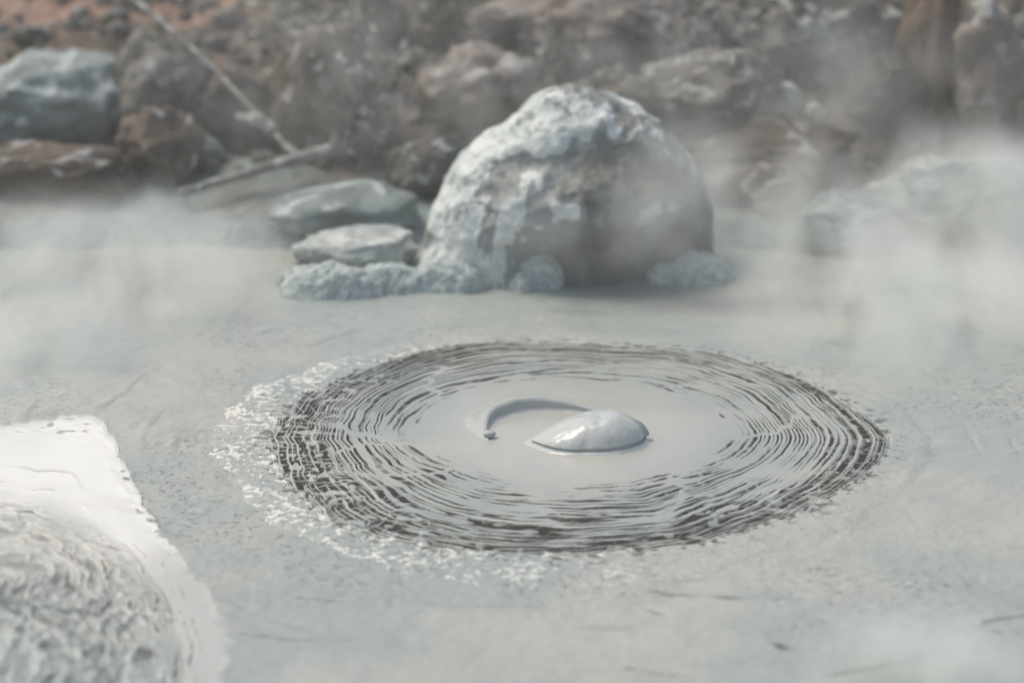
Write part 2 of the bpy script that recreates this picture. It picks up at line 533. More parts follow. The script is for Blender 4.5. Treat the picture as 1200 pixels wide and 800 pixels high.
# ------------------------------------------------------------------ second swelling at the lower left
def build_mound():
    C = G(-15, 770)[:2]
    cap = outline(C, [(190, 745), (172, 690), (132, 645), (75, 612), (0, 600), (-120, 590), (-230, 680), (-260, 780), (-200, 900), (0, 980), (150, 900), (200, 800)])
    apr = outline(C, [(60, 485), (100, 484), (122, 485), (127, 492), (136, 515), (150, 545), (168, 590), (195, 628), (232, 668), (268, 715), (288, 758), (268, 800), (300, 860), (240, 960), (0, 1040), (-260, 980),
                      (-360, 780), (-300, 560), (-150, 500), (0, 494)], 0, 0.012)
    n = 1200
    th = np.linspace(-math.pi, math.pi, n, endpoint=False)
    rc = cap(th) * (1 + 0.03 * fbm(np.cos(th) * 4, np.sin(th) * 4, 12.2, 4))
    ra = apr(th) * (1 + 0.012 * fbm(np.cos(th) * 7, np.sin(th) * 7, 3.2, 2))
    jag = 0.015 * fbm(np.cos(th) * 30, np.sin(th) * 30, 3.2, 4, 0.7) * ra
    root = empty('mud_mound', (C[0], C[1], 0), 'crumpled pale mud swelling at the near left corner with a smooth apron painted with sky sheen', 'mud mound')

    def band(name, s0, s1, m, label):
        s = np.linspace(s0, s1, m)[:, None]
        r = np.where(s <= 1, s * rc, rc + (s - 1) * (ra - rc)) + jag * sst(1.7, 2.0, s)
        T = np.broadcast_to(th, r.shape)
        S = np.broadcast_to(s, r.shape)
        X, Y = C[0] + r * np.cos(T), C[1] + r * np.sin(T)
        cx, cy = np.cos(T), np.sin(T)
        wob = S + 0.10 * perlin(cx * 2.5, cy * 2.5, S * 3) + 0.030 * perlin(X * 14, Y * 14, 3) + 0.012 * perlin(X * 40, Y * 40, 6)
        zone = sst(1.12, 0.70, S + 0.18 * perlin(cx * 4, cy * 4, 9))
        # flowing folds that curve round the swelling
        r1 = 1 - np.abs(perlin(cx * 2.4, cy * 2.4, wob * 9)) * 2.2
        r2 = 1 - np.abs(perlin(cx * 5 + 4, cy * 5, wob * 17 + 2)) * 2.2
        r3 = 1 - np.abs(perlin(X * 27, Y * 20 + perlin(X * 9, Y * 9, 2), 1.3)) * 2.2
        fold = (0.9 * np.clip(r1, 0, 1) ** 2 + 0.45 * np.clip(r2, 0, 1) ** 2 + 0.25 * np.clip(r3, 0, 1) ** 2) * zone
        e = np.sin(2 * math.pi * wob * 7 + 3 * perlin(cx * 3 + 1, cy * 3, wob * 5))
        gate = sst(-0.05, 0.25, fbm(cx * 3, cy * 3, wob * 6, 3)) * sst(1.55, 1.2, S + .2 * perlin(cx * 5, cy * 5, 1)) * sst(.35, .6, S)
        crease = sst(-.80, -.97, e) * gate
        lip = sst(-.62, -.80, e) * gate * (1 - crease)
        val = zone * (sst(.40, .05, r1) * sst(-.1, .3, fbm(X * 9, Y * 9, 4, 2)) + .7 * sst(.25, -.1, r2) * sst(-.1, .3, fbm(X * 11, Y * 11, 7, 2)))
        film = np.clip(0.55 * crease + 0.30 * val, 0, 0.6)
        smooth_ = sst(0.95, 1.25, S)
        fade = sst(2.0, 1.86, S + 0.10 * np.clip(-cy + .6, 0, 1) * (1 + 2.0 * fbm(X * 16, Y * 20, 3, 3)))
        top = sst(0.74, 0.985, cy + 0.10 * perlin(X * 6, Y * 6, 2))  # where the painted sky sheen is whitest, towards the far edge
        scum_sheen = np.clip(0.07 * zone + 0.14 * fold * zone + 0.5 * lip + fade * sst(.6, 1.35, S) * (.13 + 0.87 * top), 0, 1)  # apron's reflected sky is put into the colour as white
        Z = 0.085 * (1 - sst(0.0, 1.15, S)) + 0.009 * sst(2.0, 1.0, S) + swell(X, Y)
        Z = Z + 0.010 * fold - 0.004 * crease + 0.003 * lip + 0.0014 * fbm(X * 10, Y * 10, 2, 2) * sst(2, 1.3, S)
        Z = Z + 0.0012 * sst(2.0, 1.95, S) * top - 0.012 * sst(1.80 + .15 * top, 2.0, S) + 0.0035 * fbm(X * 22, Y * 26, 5, 3) * sst(1.6, 1.85, S)
        V = np.stack([X - C[0], Y - C[1], Z], -1).reshape(-1, 3)
        me = mesh_np(name, V, grid_faces(m, n, True), {'film': film, 'scum_sheen': scum_sheen * (1 - film), 'calm': 0.25 + 0.7 * smooth_, 'gloss': smooth_})
        link(name, me, root, M_mud)['label'] = label

    band('crumpled_cap', 0.001, 1.0, 230, 'creased and crumpled grey mud skin')
    band('smooth_apron', 1.0, 2.0, 260, 'smooth sheet of fresh mud with sky sheen painted white')


build_mound()


# ------------------------------------------------------------------ the bank
def bank_h(x, y):
    ys = 7.34 + 0.10 * perlin(x * 1.3, 2.5, 1.1) + 0.05 * perlin(x * 5, 2.5, 4.1)
    d = y - ys
    ledge = np.interp(x, [-3, -1.2, -0.6, 0.1, 0.8, 1.5, 3], [8.05, 8.05, 7.95, 7.75, 7.65, 7.75, 7.9]) + 0.10 * perlin(x * 2.2, 6.5, 2.1)
    z = -0.35 + 0.40 * sst(-0.5, 0.10, d) + 0.05 * sst(0.0, 0.6, d)
    up = np.clip(y - ledge, 0, None)
    z = z + 0.13 * sst(0, 0.28, up) + 0.10 * np.clip(up - 0.10, 0, 1.4) + 0.45 * np.clip(up - 1.5, 0, 3.0) + 0.10 * np.clip(up - 4.5, 0, 12) + 0.02 * np.clip(up - 14, 0, None)
    rough = sst(-0.2, 0.5, d)
    z = z + rough * (0.07 * fbm(x * 2.4, y * 2.4, 1.5, 5, 0.55) * (0.35 + sst(0, 0.3, up)) + 0.5 * sst(3, 12, up) * fbm(x * 0.3, y * 0.3, 2, 3))
    # the near shore, under the camera
    near = sst(2.6, 1.2, y)
    z = np.where(y < 4, -0.35 + near * (0.55 + 0.05 * fbm(x * 2, y * 2, 5, 4)) + 0.02 * np.clip(1 - y, 0, None), z)
    side = sst(5.5, 8.0, np.abs(x))
    z = np.maximum(z, -0.35 + side * (0.6 + 0.12 * fbm(x * 1.2, y * 1.2, 4, 4)) + 0.05 * np.clip(np.abs(x) - 8, 0, 20))
    return z


def build_ground():
    xs = np.concatenate([-np.geomspace(200, 2.3, 60)[:-1], np.linspace(-2.3, 2.3, 330), np.geomspace(2.3, 200, 60)[1:]])
    ys = np.concatenate([-np.geomspace(200, 0.5, 30), np.linspace(0, 6.6, 40), np.linspace(6.7, 11.0, 330), 11.0 + np.geomspace(0.05, 200, 60)])
    X, Y = np.meshgrid(xs, ys)
    Z = bank_h(X, Y)
    me = mesh_np('ground', np.stack([X, Y, Z], -1).reshape(-1, 3), grid_faces(len(ys), len(xs)))
    t = NT('bank_earth')
    p = t.pos()
    xyz = t.n('ShaderNodeSeparateXYZ', {0: p})
    x, y, z = xyz.outputs
    n1, n2, n3 = t.noise(p, 2.6, 5, .6), t.noise(p, 11, 5, .65, .4), t.noise(p, 26, 4, .6)
    c = t.mix(t.ramp(n1, .38, .62), c4(.098, .075, .057), c4(.18, .140, .110))
    c = t.mix(t.ramp(n2, .50, .72, 0, .7), c, c4(.058, .046, .038))
    # ochre soil high on the left, rust at the right, a mossy spot in the middle
    och = t.math('MULTIPLY', t.ramp(x, -.75, -1.05), t.ramp(y, 8.9, 9.3))
    c = t.mix(och, c, t.mix(t.ramp(n2, .4, .65), c4(.32, .20, .145), c4(.46, .32, .25)))
    rus = t.math('MULTIPLY', t.ramp(x, .95, 1.12), t.ramp(x, 1.42, 1.26))
    c = t.mix(t.math('MULTIPLY', rus, .8), c, c4(.13, .092, .070))
    mo = t.math('MULTIPLY', t.math('MULTIPLY', t.ramp(x, -.45, -.3), t.ramp(x, .0, -.16)), t.ramp(y, 9.0, 9.4))
    c = t.mix(t.math('MULTIPLY', mo, t.ramp(n2, .35, .6)), c, c4(.17, .17, .065))
    # dried grey mud, thick on the low shelf and spattered above
    low = t.ramp(t.math('ADD', z, t.math('MULTIPLY', t.math('SUBTRACT', n1, .5), .25)), .15, .05)
    c = t.mix(low, c, t.mix(t.ramp(n2, .35, .65), c4(.235, .295, .288), c4(.33, .375, .362)))
    spl = t.math('MULTIPLY', t.ramp(n3, .57, .66), t.ramp(n1, .35, .6))
    c = t.mix(t.math('MULTIPLY', spl, .75), c, c4(.36, .37, .355))
    far = t.ramp(y, 11, 15)
    c = t.mix(t.math('MULTIPLY', far, t.ramp(n2, .35, .6)), c, c4(.07, .085, .035))
    t.surf(c, .85, t.bump(t.math('ADD', n2, t.math('MULTIPLY', n3, .5)), .05, .9), .3)
    tag(link('ground', me, None, t.m), 'brown earth bank with grey dried mud on its low shelf', 'bank', kind='structure')


build_ground()



def boulder_material():
    t = NT('mud_spattered_boulder')
    p = t.pos()
    n1, n2, n3 = t.noise(p, 4.6, 3, .5, .4), t.noise(p, 13, 4, .6, .3), t.noise(p, 45, 4, .6)
    c = t.mix(t.ramp(n1, .36, .64), c4(.14, .140, .126), c4(.225, .240, .230))
    c = t.mix(t.ramp(n2, .5, .72, 0, .5), c, c4(.10, .095, .082))
    k = t.math('ADD', t.attr('splash'), t.math('ADD', t.math('MULTIPLY', t.math('SUBTRACT', n1, .5), 2.0), t.math('MULTIPLY', t.math('SUBTRACT', n2, .5), 0.8)))
    dv = t.n('ShaderNodeVectorMath', {0: p, 1: (26, 26, 4.5)}, operation='MULTIPLY').outputs[0]
    k = t.math('ADD', k, t.math('MULTIPLY', t.math('SUBTRACT', t.noise(dv, 1.0, 3, .55, .3), .5), 1.0))
    cov = t.ramp(k, .48, .60)
    c = t.mix(cov, c, t.mix(t.ramp(n2, .35, .65), c4(.48, .535, .515), c4(.66, .69, .66)))
    mid = t.math('MULTIPLY', t.ramp(k, .05, .4, 0, .55), t.math('SUBTRACT', 1.0, cov))
    c = t.mix(mid, c, c4(.36, .385, .37))
    h = t.math('ADD', t.math('ADD', t.math('MULTIPLY', n2, .8), t.math('MULTIPLY', n3, .3)), t.math('MULTIPLY', cov, .25))
    return t.surf(c, .6, t.bump(h, .016, .7), .4)


M_boulder = boulder_material()


# ------------------------------------------------------------------ the boulder
def build_boulder():
    yb = 7.08
    px = lambda a, b: at(a, b, yb)
    Lp = np.array([px(*q)[[0, 2]] for q in [(490, 345), (491, 315), (494, 285), (503, 250), (514, 222), (529, 196), (549, 173), (575, 153), (605, 134), (628, 116), (648, 108), (660, 105.5)]])
    Rp = np.array([px(*q)[[0, 2]] for q in [(838, 345), (838, 315), (837, 285), (835, 250), (826, 215), (812, 186), (794, 164), (772, 144), (746, 128), (716, 114), (694, 107), (676, 105)]])
    z0, z1 = min(Lp[0, 1], Rp[0, 1]), max(Lp[-1, 1], Rp[-1, 1])
    nz, nt = 190, 420
    q = np.linspace(0, 1, nz)
    zz = z0 + (z1 - z0) * np.sin(q * math.pi / 2) ** 0.9
    xl, xr = np.interp(zz, Lp[:, 1], Lp[:, 0]), np.interp(zz, Rp[:, 1], Rp[:, 0])
    top = np.sqrt(np.clip((z1 - zz) / (z1 - z0) * 6.0, 0, 1))[:, None]
    xc, hw = ((xl + xr) / 2)[:, None], ((xr - xl) / 2)[:, None] * np.minimum(1, top * 4.0)
    T = np.linspace(-math.pi, math.pi, nt, endpoint=False)[None, :]
    ct, st = np.cos(T), np.sin(T)
    h = ((zz - z0) / (z1 - z0))[:, None]
    dep = 0.27 * np.sqrt(np.clip(1 - h ** 2.4, 0, 1)) + 0.001
    X = xc + hw * np.sign(ct) * np.abs(ct) ** 0.85
    Y = yb + 0.02 + dep * np.sign(st) * np.abs(st) ** 0.85
    Z = np.broadcast_to(zz[:, None], X.shape).copy()
    front = sst(0.05, 0.6, -st)
    # screen-free sculpting in the boulder's own frame: u across 0..1, h up 0..1
    u = (X - xl.min()) / (xr.max() - xl.min())
    und = np.exp(-(((u - 0.78) / 0.22) ** 2 + ((h - 0.24) / 0.19) ** 2))            # hollow under the overhang
    und2 = np.exp(-(((u - 0.45) / 0.16) ** 2 + ((h - 0.24) / 0.10) ** 2))
    arc = 0.74 - 1.25 * (u - 0.60) ** 2                                              # ledge below the rounded cap
    arc = arc + 0.05 * fbm(X * 7, Z * 7, 3.3, 3)
    led = np.exp(-((h - arc) / 0.06) ** 2) * sst(0.15, 0.4, u) * sst(0.98, 0.85, u)
    bul = np.exp(-(((u - 0.55) / 0.30) ** 2 + ((h - 0.52) / 0.17) ** 2))
    Y = Y + front * (0.17 * und + 0.07 * und2 + 0.030 * led - 0.05 * bul)
    nx = fbm(X * 4.2, Y * 4.2, Z * 4.2, 5, 0.5)
    n2 = fbm(X * 11 + 3, Y * 11, Z * 11, 4, 0.5)
    cen = np.array([0.19, yb, 0.12])
    D = np.stack([X - cen[0], Y - cen[1], Z - cen[2]], -1)
    D = D / np.linalg.norm(D, axis=-1, keepdims=True)
    amp = (0.024 * nx + 0.012 * n2 * (0.3 + front) + 0.004 * fbm(X * 26, Y * 26, Z * 26, 3) - 0.012 * sst(.05, 0, np.abs(perlin(X * 5 + 4, Y * 5, Z * 7 + 2 * X))) * sst(-.1, .3, perlin(X * 3, Y * 3, Z * 3 + 5)))[..., None]
    V = np.stack([X, Y, Z], -1) + D * amp
    V = V.reshape(-1, 3)
    base = np.array([0.19, yb, 0.0])
    F = grid_faces(nz, nt, True)
    capz = sst(arc - .02, arc + .08, h)
    spl = 0.20 + 0.42 * capz - 0.30 * led + 0.40 * np.exp(-(((u - .68) / .20) ** 2 + ((h - .50) / .13) ** 2)) + 0.35 * sst(.30, .05, u) \
        + 0.25 * np.exp(-(((u - .22) / .2) ** 2 + ((h - .3) / .25) ** 2)) - 0.65 * und - 0.35 * und2 - 0.2 * sst(.2, 0.0, h) * sst(.2, .5, u)
    me = mesh_np('boulder', V - base, F, {'splash': np.broadcast_to(spl, X.shape)})
    o = link('boulder', me, None, M_boulder)
    o.location = base
    tag(o, 'big rounded grey boulder splashed with pale dried mud standing in the pool', 'boulder')


build_boulder()


# ------------------------------------------------------------------ rocks
def rock_mesh(seed, size, facets=7, rough=0.12, sub=5, lump=1.6):
    r_ = np.random.default_rng(seed)
    V, F = ico(sub)
    o = r_.uniform(-50, 50, 3)
    V = V * (1 + 0.28 * fbm(V[:, 0] * lump * .7 + o[0], V[:, 1] * lump * .7 + o[1], V[:, 2] * lump * .7 + o[2], 2))[:, None]
    for _ in range(facets):
        d = r_.normal(size=3); d /= np.linalg.norm(d)
        k = r_.uniform(.55, .85)
        s = V @ d
        V = V - np.outer(np.clip(s - k, 0, None) * 0.85, d)
    nn = V / np.linalg.norm(V, axis=1)[:, None]
    V = V + nn * (rough * fbm(V[:, 0] * 3 + o[0], V[:, 1] * 3, V[:, 2] * 3 + o[1], 5, .55))[:, None]
    V = V / np.abs(V).max(0) * np.array(size) * 0.5
    return mesh_np('rock', V, F)


M_bluegrey = stone_material('blue_grey_rock', c4(.165, .20, .198), c4(.265, .31, .305), c4(.40, .45, .437), .04, 4, .8, .03, .10)
M_tan = stone_material('tan_rock', c4(.19, .158, .132), c4(.30, .255, .22), c4(.40, .395, .375), .03, 5, .8, .03, .08)
M_brown = stone_material('brown_rock', c4(.085, .067, .052), c4(.15, .119, .095), c4(.30, .305, .295), .02, 5, .85, .03, .05)
M_speck = stone_material('speckled_rock', c4(.125, .112, .096), c4(.21, .195, .172), c4(.38, .405, .385), .05, 9, .8, .03, .05)
M_rust = stone_material('rusty_rock', c4(.10, .070, .052), c4(.155, .112, .085), c4(.22, .19, .165), -.02, 5, .85, .03, .0)
M_pale = stone_material('mud_coated_rock', c4(.34, .375, .36), c4(.44, .475, .45), c4(.54, .565, .54), .0, 7, .7, .03, .10)
M_dark = stone_material('near_black_rock', c4(.018, .017, .015), c4(.045, .041, .036), c4(.25, .26, .25), -.08, 6, .5, .03, .0)  # near-black colour, also used to stand for the shade of a hollow


def yhit(px, py):
    """how far the bank is along a line of sight"""
    y = np.arange(6.9, 12.0, .01)
    x = (px - 600) / FPX
    u = (400 - py) / FPX
    k = y / (math.cos(PITCH) + u * math.sin(PITCH))
    z = CAM_H + (-math.sin(PITCH) + u * math.cos(PITCH)) * k
    below = np.nonzero(np.maximum(bank_h(x * k, y), 0) >= z)[0]
    return float(y[below[0]]) if len(below) else 8.4


def rock(px, py, y, w, h, dep, mat, label, seed, rz=0.0, tilt=(0, 0), name='rock', facets=7, rough=0.12, cat='rock', group='rocks along the far bank', sub=5):
    """px,py: where its middle shows; w,h: how large it shows; it lies on the bank"""
    y = yhit(px, py + .30 * h) + .10 * dep
    p = at(px, py, y)
    sc = math.sqrt(y * y + (CAM_H - p[2]) ** 2) / FPX
    me = rock_mesh(seed, (w * sc, dep, h * sc), facets, rough, sub)
    me.name = name
    o = link(name, me, None, mat)
    o.location = p
    o.rotation_euler = (tilt[0], tilt[1], rz)
    tag(o, label, cat, group)
    return o


rock(60, 118, 8.35, 250, 150, .45, M_bluegrey, 'broad blue-grey rock face in the top left corner below the ochre soil', 21)
rock(190, 108, 8.40, 130, 150, .40, M_speck, 'grey-brown rock right of the broad blue-grey rock', 22)
rock(60, 200, 8.30, 260, 90, .35, M_brown, 'dark brown rock under the broad blue-grey rock', 23)
rock(190, 175, 8.42, 110, 110, .35, M_brown, 'brown rock left of the dark hollow', 24)
rock(372, 108, 8.62, 150, 170, .4, M_brown, 'brown earthy rock behind the fallen branches', 25)
rock(562, 108, 8.05, 150, 120, .34, M_tan, 'rounded tan rock with a pale top behind the big boulder', 26, facets=4)
rock(600, 30, 8.45, 170, 80, .4, M_tan, 'low pinkish tan rock above the rounded tan rock', 27)
rock(498, 200, 7.72, 110, 90, .26, M_speck, 'small blue-grey rock wedged against the left of the boulder', 28)
rock(402, 250, 7.62, 180, 70, .36, M_bluegrey, 'low smooth blue-grey rock on the shelf left of the boulder', 29, facets=1, rough=.05)
rock(424, 294, 7.22, 170, 66, .26, M_pale, 'pale mud-coated lump just behind the granular mud clump', 30, facets=1, rough=.09)
rock(712, 36, 8.45, 250, 130, .45, M_tan, 'tan rock rising behind the top of the boulder', 31)
rock(838, 128, 8.20, 250, 140, .42, M_speck, 'broad grey rock spattered with mud right of the boulder top', 32)
rock(955, 45, 8.35, 230, 150, .42, M_speck, 'speckled tan-grey rock left of the rusty cleft', 33)
rock(1150, 75, 8.25, 130, 210, .42, M_tan, 'tall tan-grey rock at the top right edge', 34)
rock(1085, 55, 8.50, 90, 240, .3, M_rust, 'rust brown rock standing in the cleft', 35)
rock(1040, 120, 8.10, 110, 120, .3, M_dark, 'dark rock at the foot of the rusty cleft', 36)
rock(900, 190, 8.05, 220, 110, .35, M_brown, 'dark brown rock below the broad grey spattered rock', 37)
rock(912, 225, 7.85, 90, 80, .22, M_tan, 'small pinkish rock in the steam right of the boulder', 38, facets=4)
rock(1130, 235, 7.85, 240, 110, .4, M_pale, 'pale flat-topped rock in the steam at the right edge', 39)
rock(985, 265, 7.75, 150, 80, .3, M_bluegrey, 'low blue-grey rock at the waterline right of the pinkish rock', 40)
rock(275, 140, 8.30, 110, 110, .2, M_dark, 'black rock standing in for the shaded hollow under the leaning branch', 41)  # added dark stone in place of the hollow's shade
rock(240, 178, 8.10, 50, 50, .14, M_bluegrey, 'small grey stone left of the black hollow', 42)
rock(925, 118, 7.96, 34, 46, .09, M_pale, 'small upright white stone on the bank right of the boulder', 43, sub=4, group='loose pale stones on the bank', name='stone', cat='stone')
rock(955, 131, 7.98, 30, 24, .08, M_pale, 'small white stone just right of the upright one', 44, sub=4, group='loose pale stones on the bank', name='stone', cat='stone')
rock(86, 72, 8.12, 42, 30, .1, M_pale, 'pale stone on top of the broad blue-grey rock', 45, sub=4, group='loose pale stones on the bank', name='stone', cat='stone')
rock(36, 42, 8.20, 46, 28, .1, M_speck, 'grey stone lying in the ochre soil', 46, sub=4, group='loose pale stones on the bank', name='stone', cat='stone')
rock(650, 10, 8.7, 150, 60, .3, M_brown, 'brown rock at the very top of the bank above the boulder', 47)
rock(435, 30, 8.75, 120, 100, .3, M_speck, 'speckled rock between the two mud-splashed shrubs', 48)


# ------------------------------------------------------------------ granular mud clumps round the boulder's foot
def clump_material():
    t = NT('granular_mud')
    p = t.pos()
    n = t.noise(p, 55, 5, .65)
    v = t.n('ShaderNodeTexVoronoi', {'Vector': p, 'Scale': 95.0}).outputs['Distance']
    c = t.mix(t.ramp(n, .38, .62), c4(.33, .40, .388), c4(.53, .58, .555))
    h = t.math('SUBTRACT', n, t.math('MULTIPLY', v, .2))
    return t.surf(c, .55, t.bump(h, .009, .9), .5)


M_clump = clump_material()


def clump(lobes, label, seed):
    """lobes: (px, py, width px, height px, depth m); fused into one lumpy heap"""
    cen = G(lobes[0][0], lobes[0][1] + lobes[0][3] * .4)
    Vs, Fs, n = [], [], 0
    E = []
    for (px, py, w, h, d) in lobes:
        b = G(px, py + h * .33)
        sc = math.hypot(b[1], CAM_H) / FPX
        E.append((b, w * sc / 2, d / 2, h * sc / math.cos(.27) * .80))
    x0, x1 = min(e[0][0] - e[1] for e in E) - .02, max(e[0][0] + e[1] for e in E) + .02
    y0, y1 = min(e[0][1] - e[2] for e in E) - .02, max(e[0][1] + e[2] for e in E) + .02
    nx, ny = int((x1 - x0) / .0028), int((y1 - y0) / .0028)
    X, Y = np.meshgrid(np.linspace(x0, x1, nx), np.linspace(y0, y1, ny))
    Z = np.full(X.shape, -.02)
    wx, wy = X + .010 * fbm(X * 12, Y * 12, seed, 2), Y + .010 * fbm(X * 12, Y * 12, seed + 7, 2)
    for b, a, d, h in E:
        q = ((wx - b[0]) / a) ** 2 + ((wy - b[1]) / d) ** 2
        zl = np.where(q < 1, h * np.clip(1 - q, 0, 1) ** .62, -.02)
        Z = np.maximum(Z, zl)
    g = sst(-.02, .02, Z)
    Z = Z + g * .010 * fbm(X * 9, Y * 9, seed + 2, 2)
    gy, gx = np.gradient(Z, .0028)
    N = np.stack([-gx, -gy, np.ones_like(Z)], -1)
    N /= np.linalg.norm(N, axis=-1, keepdims=True)
    amp = g * (.009 * fbm(X * 22, Y * 22, Z * 22 + seed, 4, .6) + .0018 * fbm(X * 110, Y * 110, Z * 110, 2))
    V = np.stack([X - cen[0], Y - cen[1], Z], -1) + N * amp[..., None]
    me = mesh_np('mud_clump', V.reshape(-1, 3), grid_faces(ny, nx))
    o = link('mud_clump', me, None, M_clump)
    o.location = (cen[0], cen[1], 0)
    tag(o, label, 'mud clump', 'granular mud clumps at the foot of the boulder')


clump([(390, 330, 128, 44, .15), (352, 325, 50, 28, .10), (460, 327, 110, 38, .13), (520, 324, 110, 42, .12), (562, 322, 50, 26, .10)],
      'long granular heap of mud at the left foot of the boulder', 2)
clump([(632, 318, 62, 46, .11), (612, 330, 36, 24, .08)], 'short granular lump of mud in front of the middle of the boulder', 12)
clump([(822, 314, 84, 36, .14), (785, 318, 50, 20, .10)], 'low smooth-backed lump of mud at the right foot of the boulder', 22)


# ------------------------------------------------------------------ dead branches
def tube(path, radii, seg=14, seed=0):
    P = np.array(path, float)
    n = len(P)
    tk = np.linspace(0, 1, n)
    tt = np.linspace(0, 1, 60)
    C = np.stack([np.interp(tt, tk, P[:, i]) for i in range(3)], -1)
    rad = np.interp(tt, tk, radii)
    C = C + 0.35 * rad[:, None] * np.stack([fbm(tt * 7, seed + i * 3.3, 1, 3) for i in range(3)], -1)
    d = np.gradient(C, axis=0); d /= np.linalg.norm(d, axis=1)[:, None]
    s = np.cross(d, [0.13, 1, 0.2]); s /= np.linalg.norm(s, axis=1)[:, None]
    v = np.cross(d, s)
    a = np.linspace(0, 2 * math.pi, seg, endpoint=False)
    rr = rad[:, None] * (1 + .16 * fbm(np.cos(a)[None] * 1.2, np.sin(a)[None] * 1.2, tt[:, None] * 12 + seed, 3))
    V = C[:, None] + rr[..., None] * (np.cos(a)[None, :, None] * s[:, None] + np.sin(a)[None, :, None] * v[:, None])
    V[0] = C[0]; V[-1] = C[-1]
    return mesh_np('branch', V.reshape(-1, 3), grid_faces(60, seg, True))


M_wood = stone_material('weathered_wood', c4(.23, .22, .195), c4(.34, .33, .30), c4(.48, .49, .465), .03, 9, .8, .012, .1)


def branch(label, main, radii, twigs, seed):
    base = np.array(main[-1])
    root = empty('dead_branch', base, label, 'branch', 'dead branches on the far bank')
    link('stem', tube(np.array(main) - base, radii, seed=seed), root, M_wood)
    for i, (pts, rd) in enumerate(twigs):
        link('twig', tube(np.array(pts) - base, rd, 10, seed + i + 1), root, M_wood)


def on(px, py, lift=.05):
    return at(px, py, yhit(px, py) - lift)


branch('long pale branch leaning down across the dark hollow to the log',
       [at(160, 2, 8.20), at(205, 40, 8.12), at(250, 80, 8.04), at(290, 122, 7.94), at(318, 150, 7.88), at(338, 176, 7.80)],
       [.012, .009, .007, .007, .009, .007],
       [([at(320, 152, 7.87), at(300, 140, 7.88), at(276, 137, 7.92)], [.018, .022, .006])], 61)
branch('pale log lying along the foot of the bank left of the boulder',
       [at(208, 226, 7.50), at(260, 211, 7.54), at(310, 197, 7.60), at(355, 185, 7.66), at(406, 172, 7.72)],
       [.008, .012, .015, .019, .023],
       [([at(392, 176, 7.70), at(394, 164, 7.70), at(396, 154, 7.70)], [.020, .016, .006]),
        ([at(350, 186, 7.65), at(338, 173, 7.68), at(330, 168, 7.70)], [.015, .013, .006])], 71)


# ------------------------------------------------------------------ mud-splashed shrubs on the bank
def leaf_material(name, a, b):
    t = NT(name)
    p = t.pos()
    n = t.noise(p, 16, 3)
    c = t.mix(t.ramp(n, .45, .60), a, b)
    return t.surf(c, .6, None, .4)


M_leaf = leaf_material('mud_splashed_leaves', c4(.075, .072, .055), c4(.40, .41, .395))
M_leaf2 = leaf_material('dusty_olive_leaves', c4(.12, .12, .075), c4(.36, .36, .33))


def shrub(px, py, y, w, h, n, label, seed, mat):
    r_ = np.random.default_rng(seed)
    y = yhit(px, py + .35 * h) - .03
    p = at(px, py, y)
    sc = math.hypot(y, CAM_H - p[2]) / FPX
    W, H = w * sc, h * sc
    base = np.array([p[0], p[1] + .03, p[2] - H * .5])
    root = empty('shrub', base, label, 'shrub', 'shrubs on the far bank')
    # stems
    Vs, Fs, k = [], [], 0
    tips = []
    for i in range(9):
        e = np.array([r_.uniform(-.5, .5) * W, r_.uniform(-.12, .10), H * r_.uniform(.5, 1.0)])
        m = e * .5 + np.array([r_.uniform(-.04, .04), 0, .03])
        me = tube([(0, 0, 0), m, e], [.009, .006, .002], 7, seed + i)
        o = link('stem', me, root, M_wood)
        tips += [(m, e)]
    for i in range(n):
        m, e = tips[r_.integers(len(tips))]
        q = m + (e - m) * r_.uniform(-.7, 1.05) + r_.normal(size=3) * np.array([.045, .035, .04])
        L, B = r_.uniform(.028, .055), r_.uniform(.012, .020)
        d = r_.normal(size=3) + np.array([0, -.4, .1]); d /= np.linalg.norm(d)
        s = np.cross(d, r_.normal(size=3)); s /= np.linalg.norm(s)
        nn = np.cross(d, s)
        Vs += [q, q + d * L * .35 + s * B + nn * .004, q + d * L, q + d * L * .35 - s * B + nn * .004]
        Fs += [(k, k + 1, k + 2, k + 3)]
        k += 4
    link('foliage', mesh_np('foliage', np.array(Vs), np.array(Fs), smooth=False), root, mat)


shrub(425, 130, 8.12, 110, 150, 330, 'dark leafy shrub splashed with pale mud left of the rounded tan rock', 81, M_leaf)
shrub(365, 45, 8.35, 130, 100, 300, 'pale dusty shrub at the top of the bank above the fallen branches', 82, M_leaf2)
shrub(520, 22, 8.40, 90, 60, 220, 'small olive shrub above the rounded tan rock', 83, M_leaf2)
shrub(860, 50, 8.30, 200, 110, 420, 'wide mud-splashed shrub between the spattered rocks right of the boulder top', 84, M_leaf)
shrub(690, 70, 8.30, 110, 70, 240, 'low mud-splashed shrub just above the top of the boulder', 85, M_leaf)


# ------------------------------------------------------------------ loose rubble on the bank (nobody could count it)
def rubble():
    r_ = np.random.default_rng(99)
    V0, F0 = ico(2)
    Vs, Fs, k = [], [], 0
    for i in range(900):
        x = r_.uniform(-1.9, 1.9)
        y = 7.75 + r_.uniform(0, 1) ** 1.1 * 2.4
        s = r_.uniform(.010, .045) * (1.3 if r_.random() < .1 else 1)
        V = V0 * (1 + .3 * r_.normal(size=(len(V0), 1)) * .5) * (r_.uniform(.6, 1.2, 3) * s)
        z = float(bank_h(np.array([x]), np.array([y]))[0])
        Vs.append(V + np.array([x, y, z + s * .3])); Fs.append(F0 + k); k += len(V0)
    o = link('rubble', mesh_np('rubble', np.concatenate(Vs), np.concatenate(Fs)), None, M_speck)
    tag(o, 'loose small stones scattered over the earth bank', 'rubble', kind='stuff')


rubble()


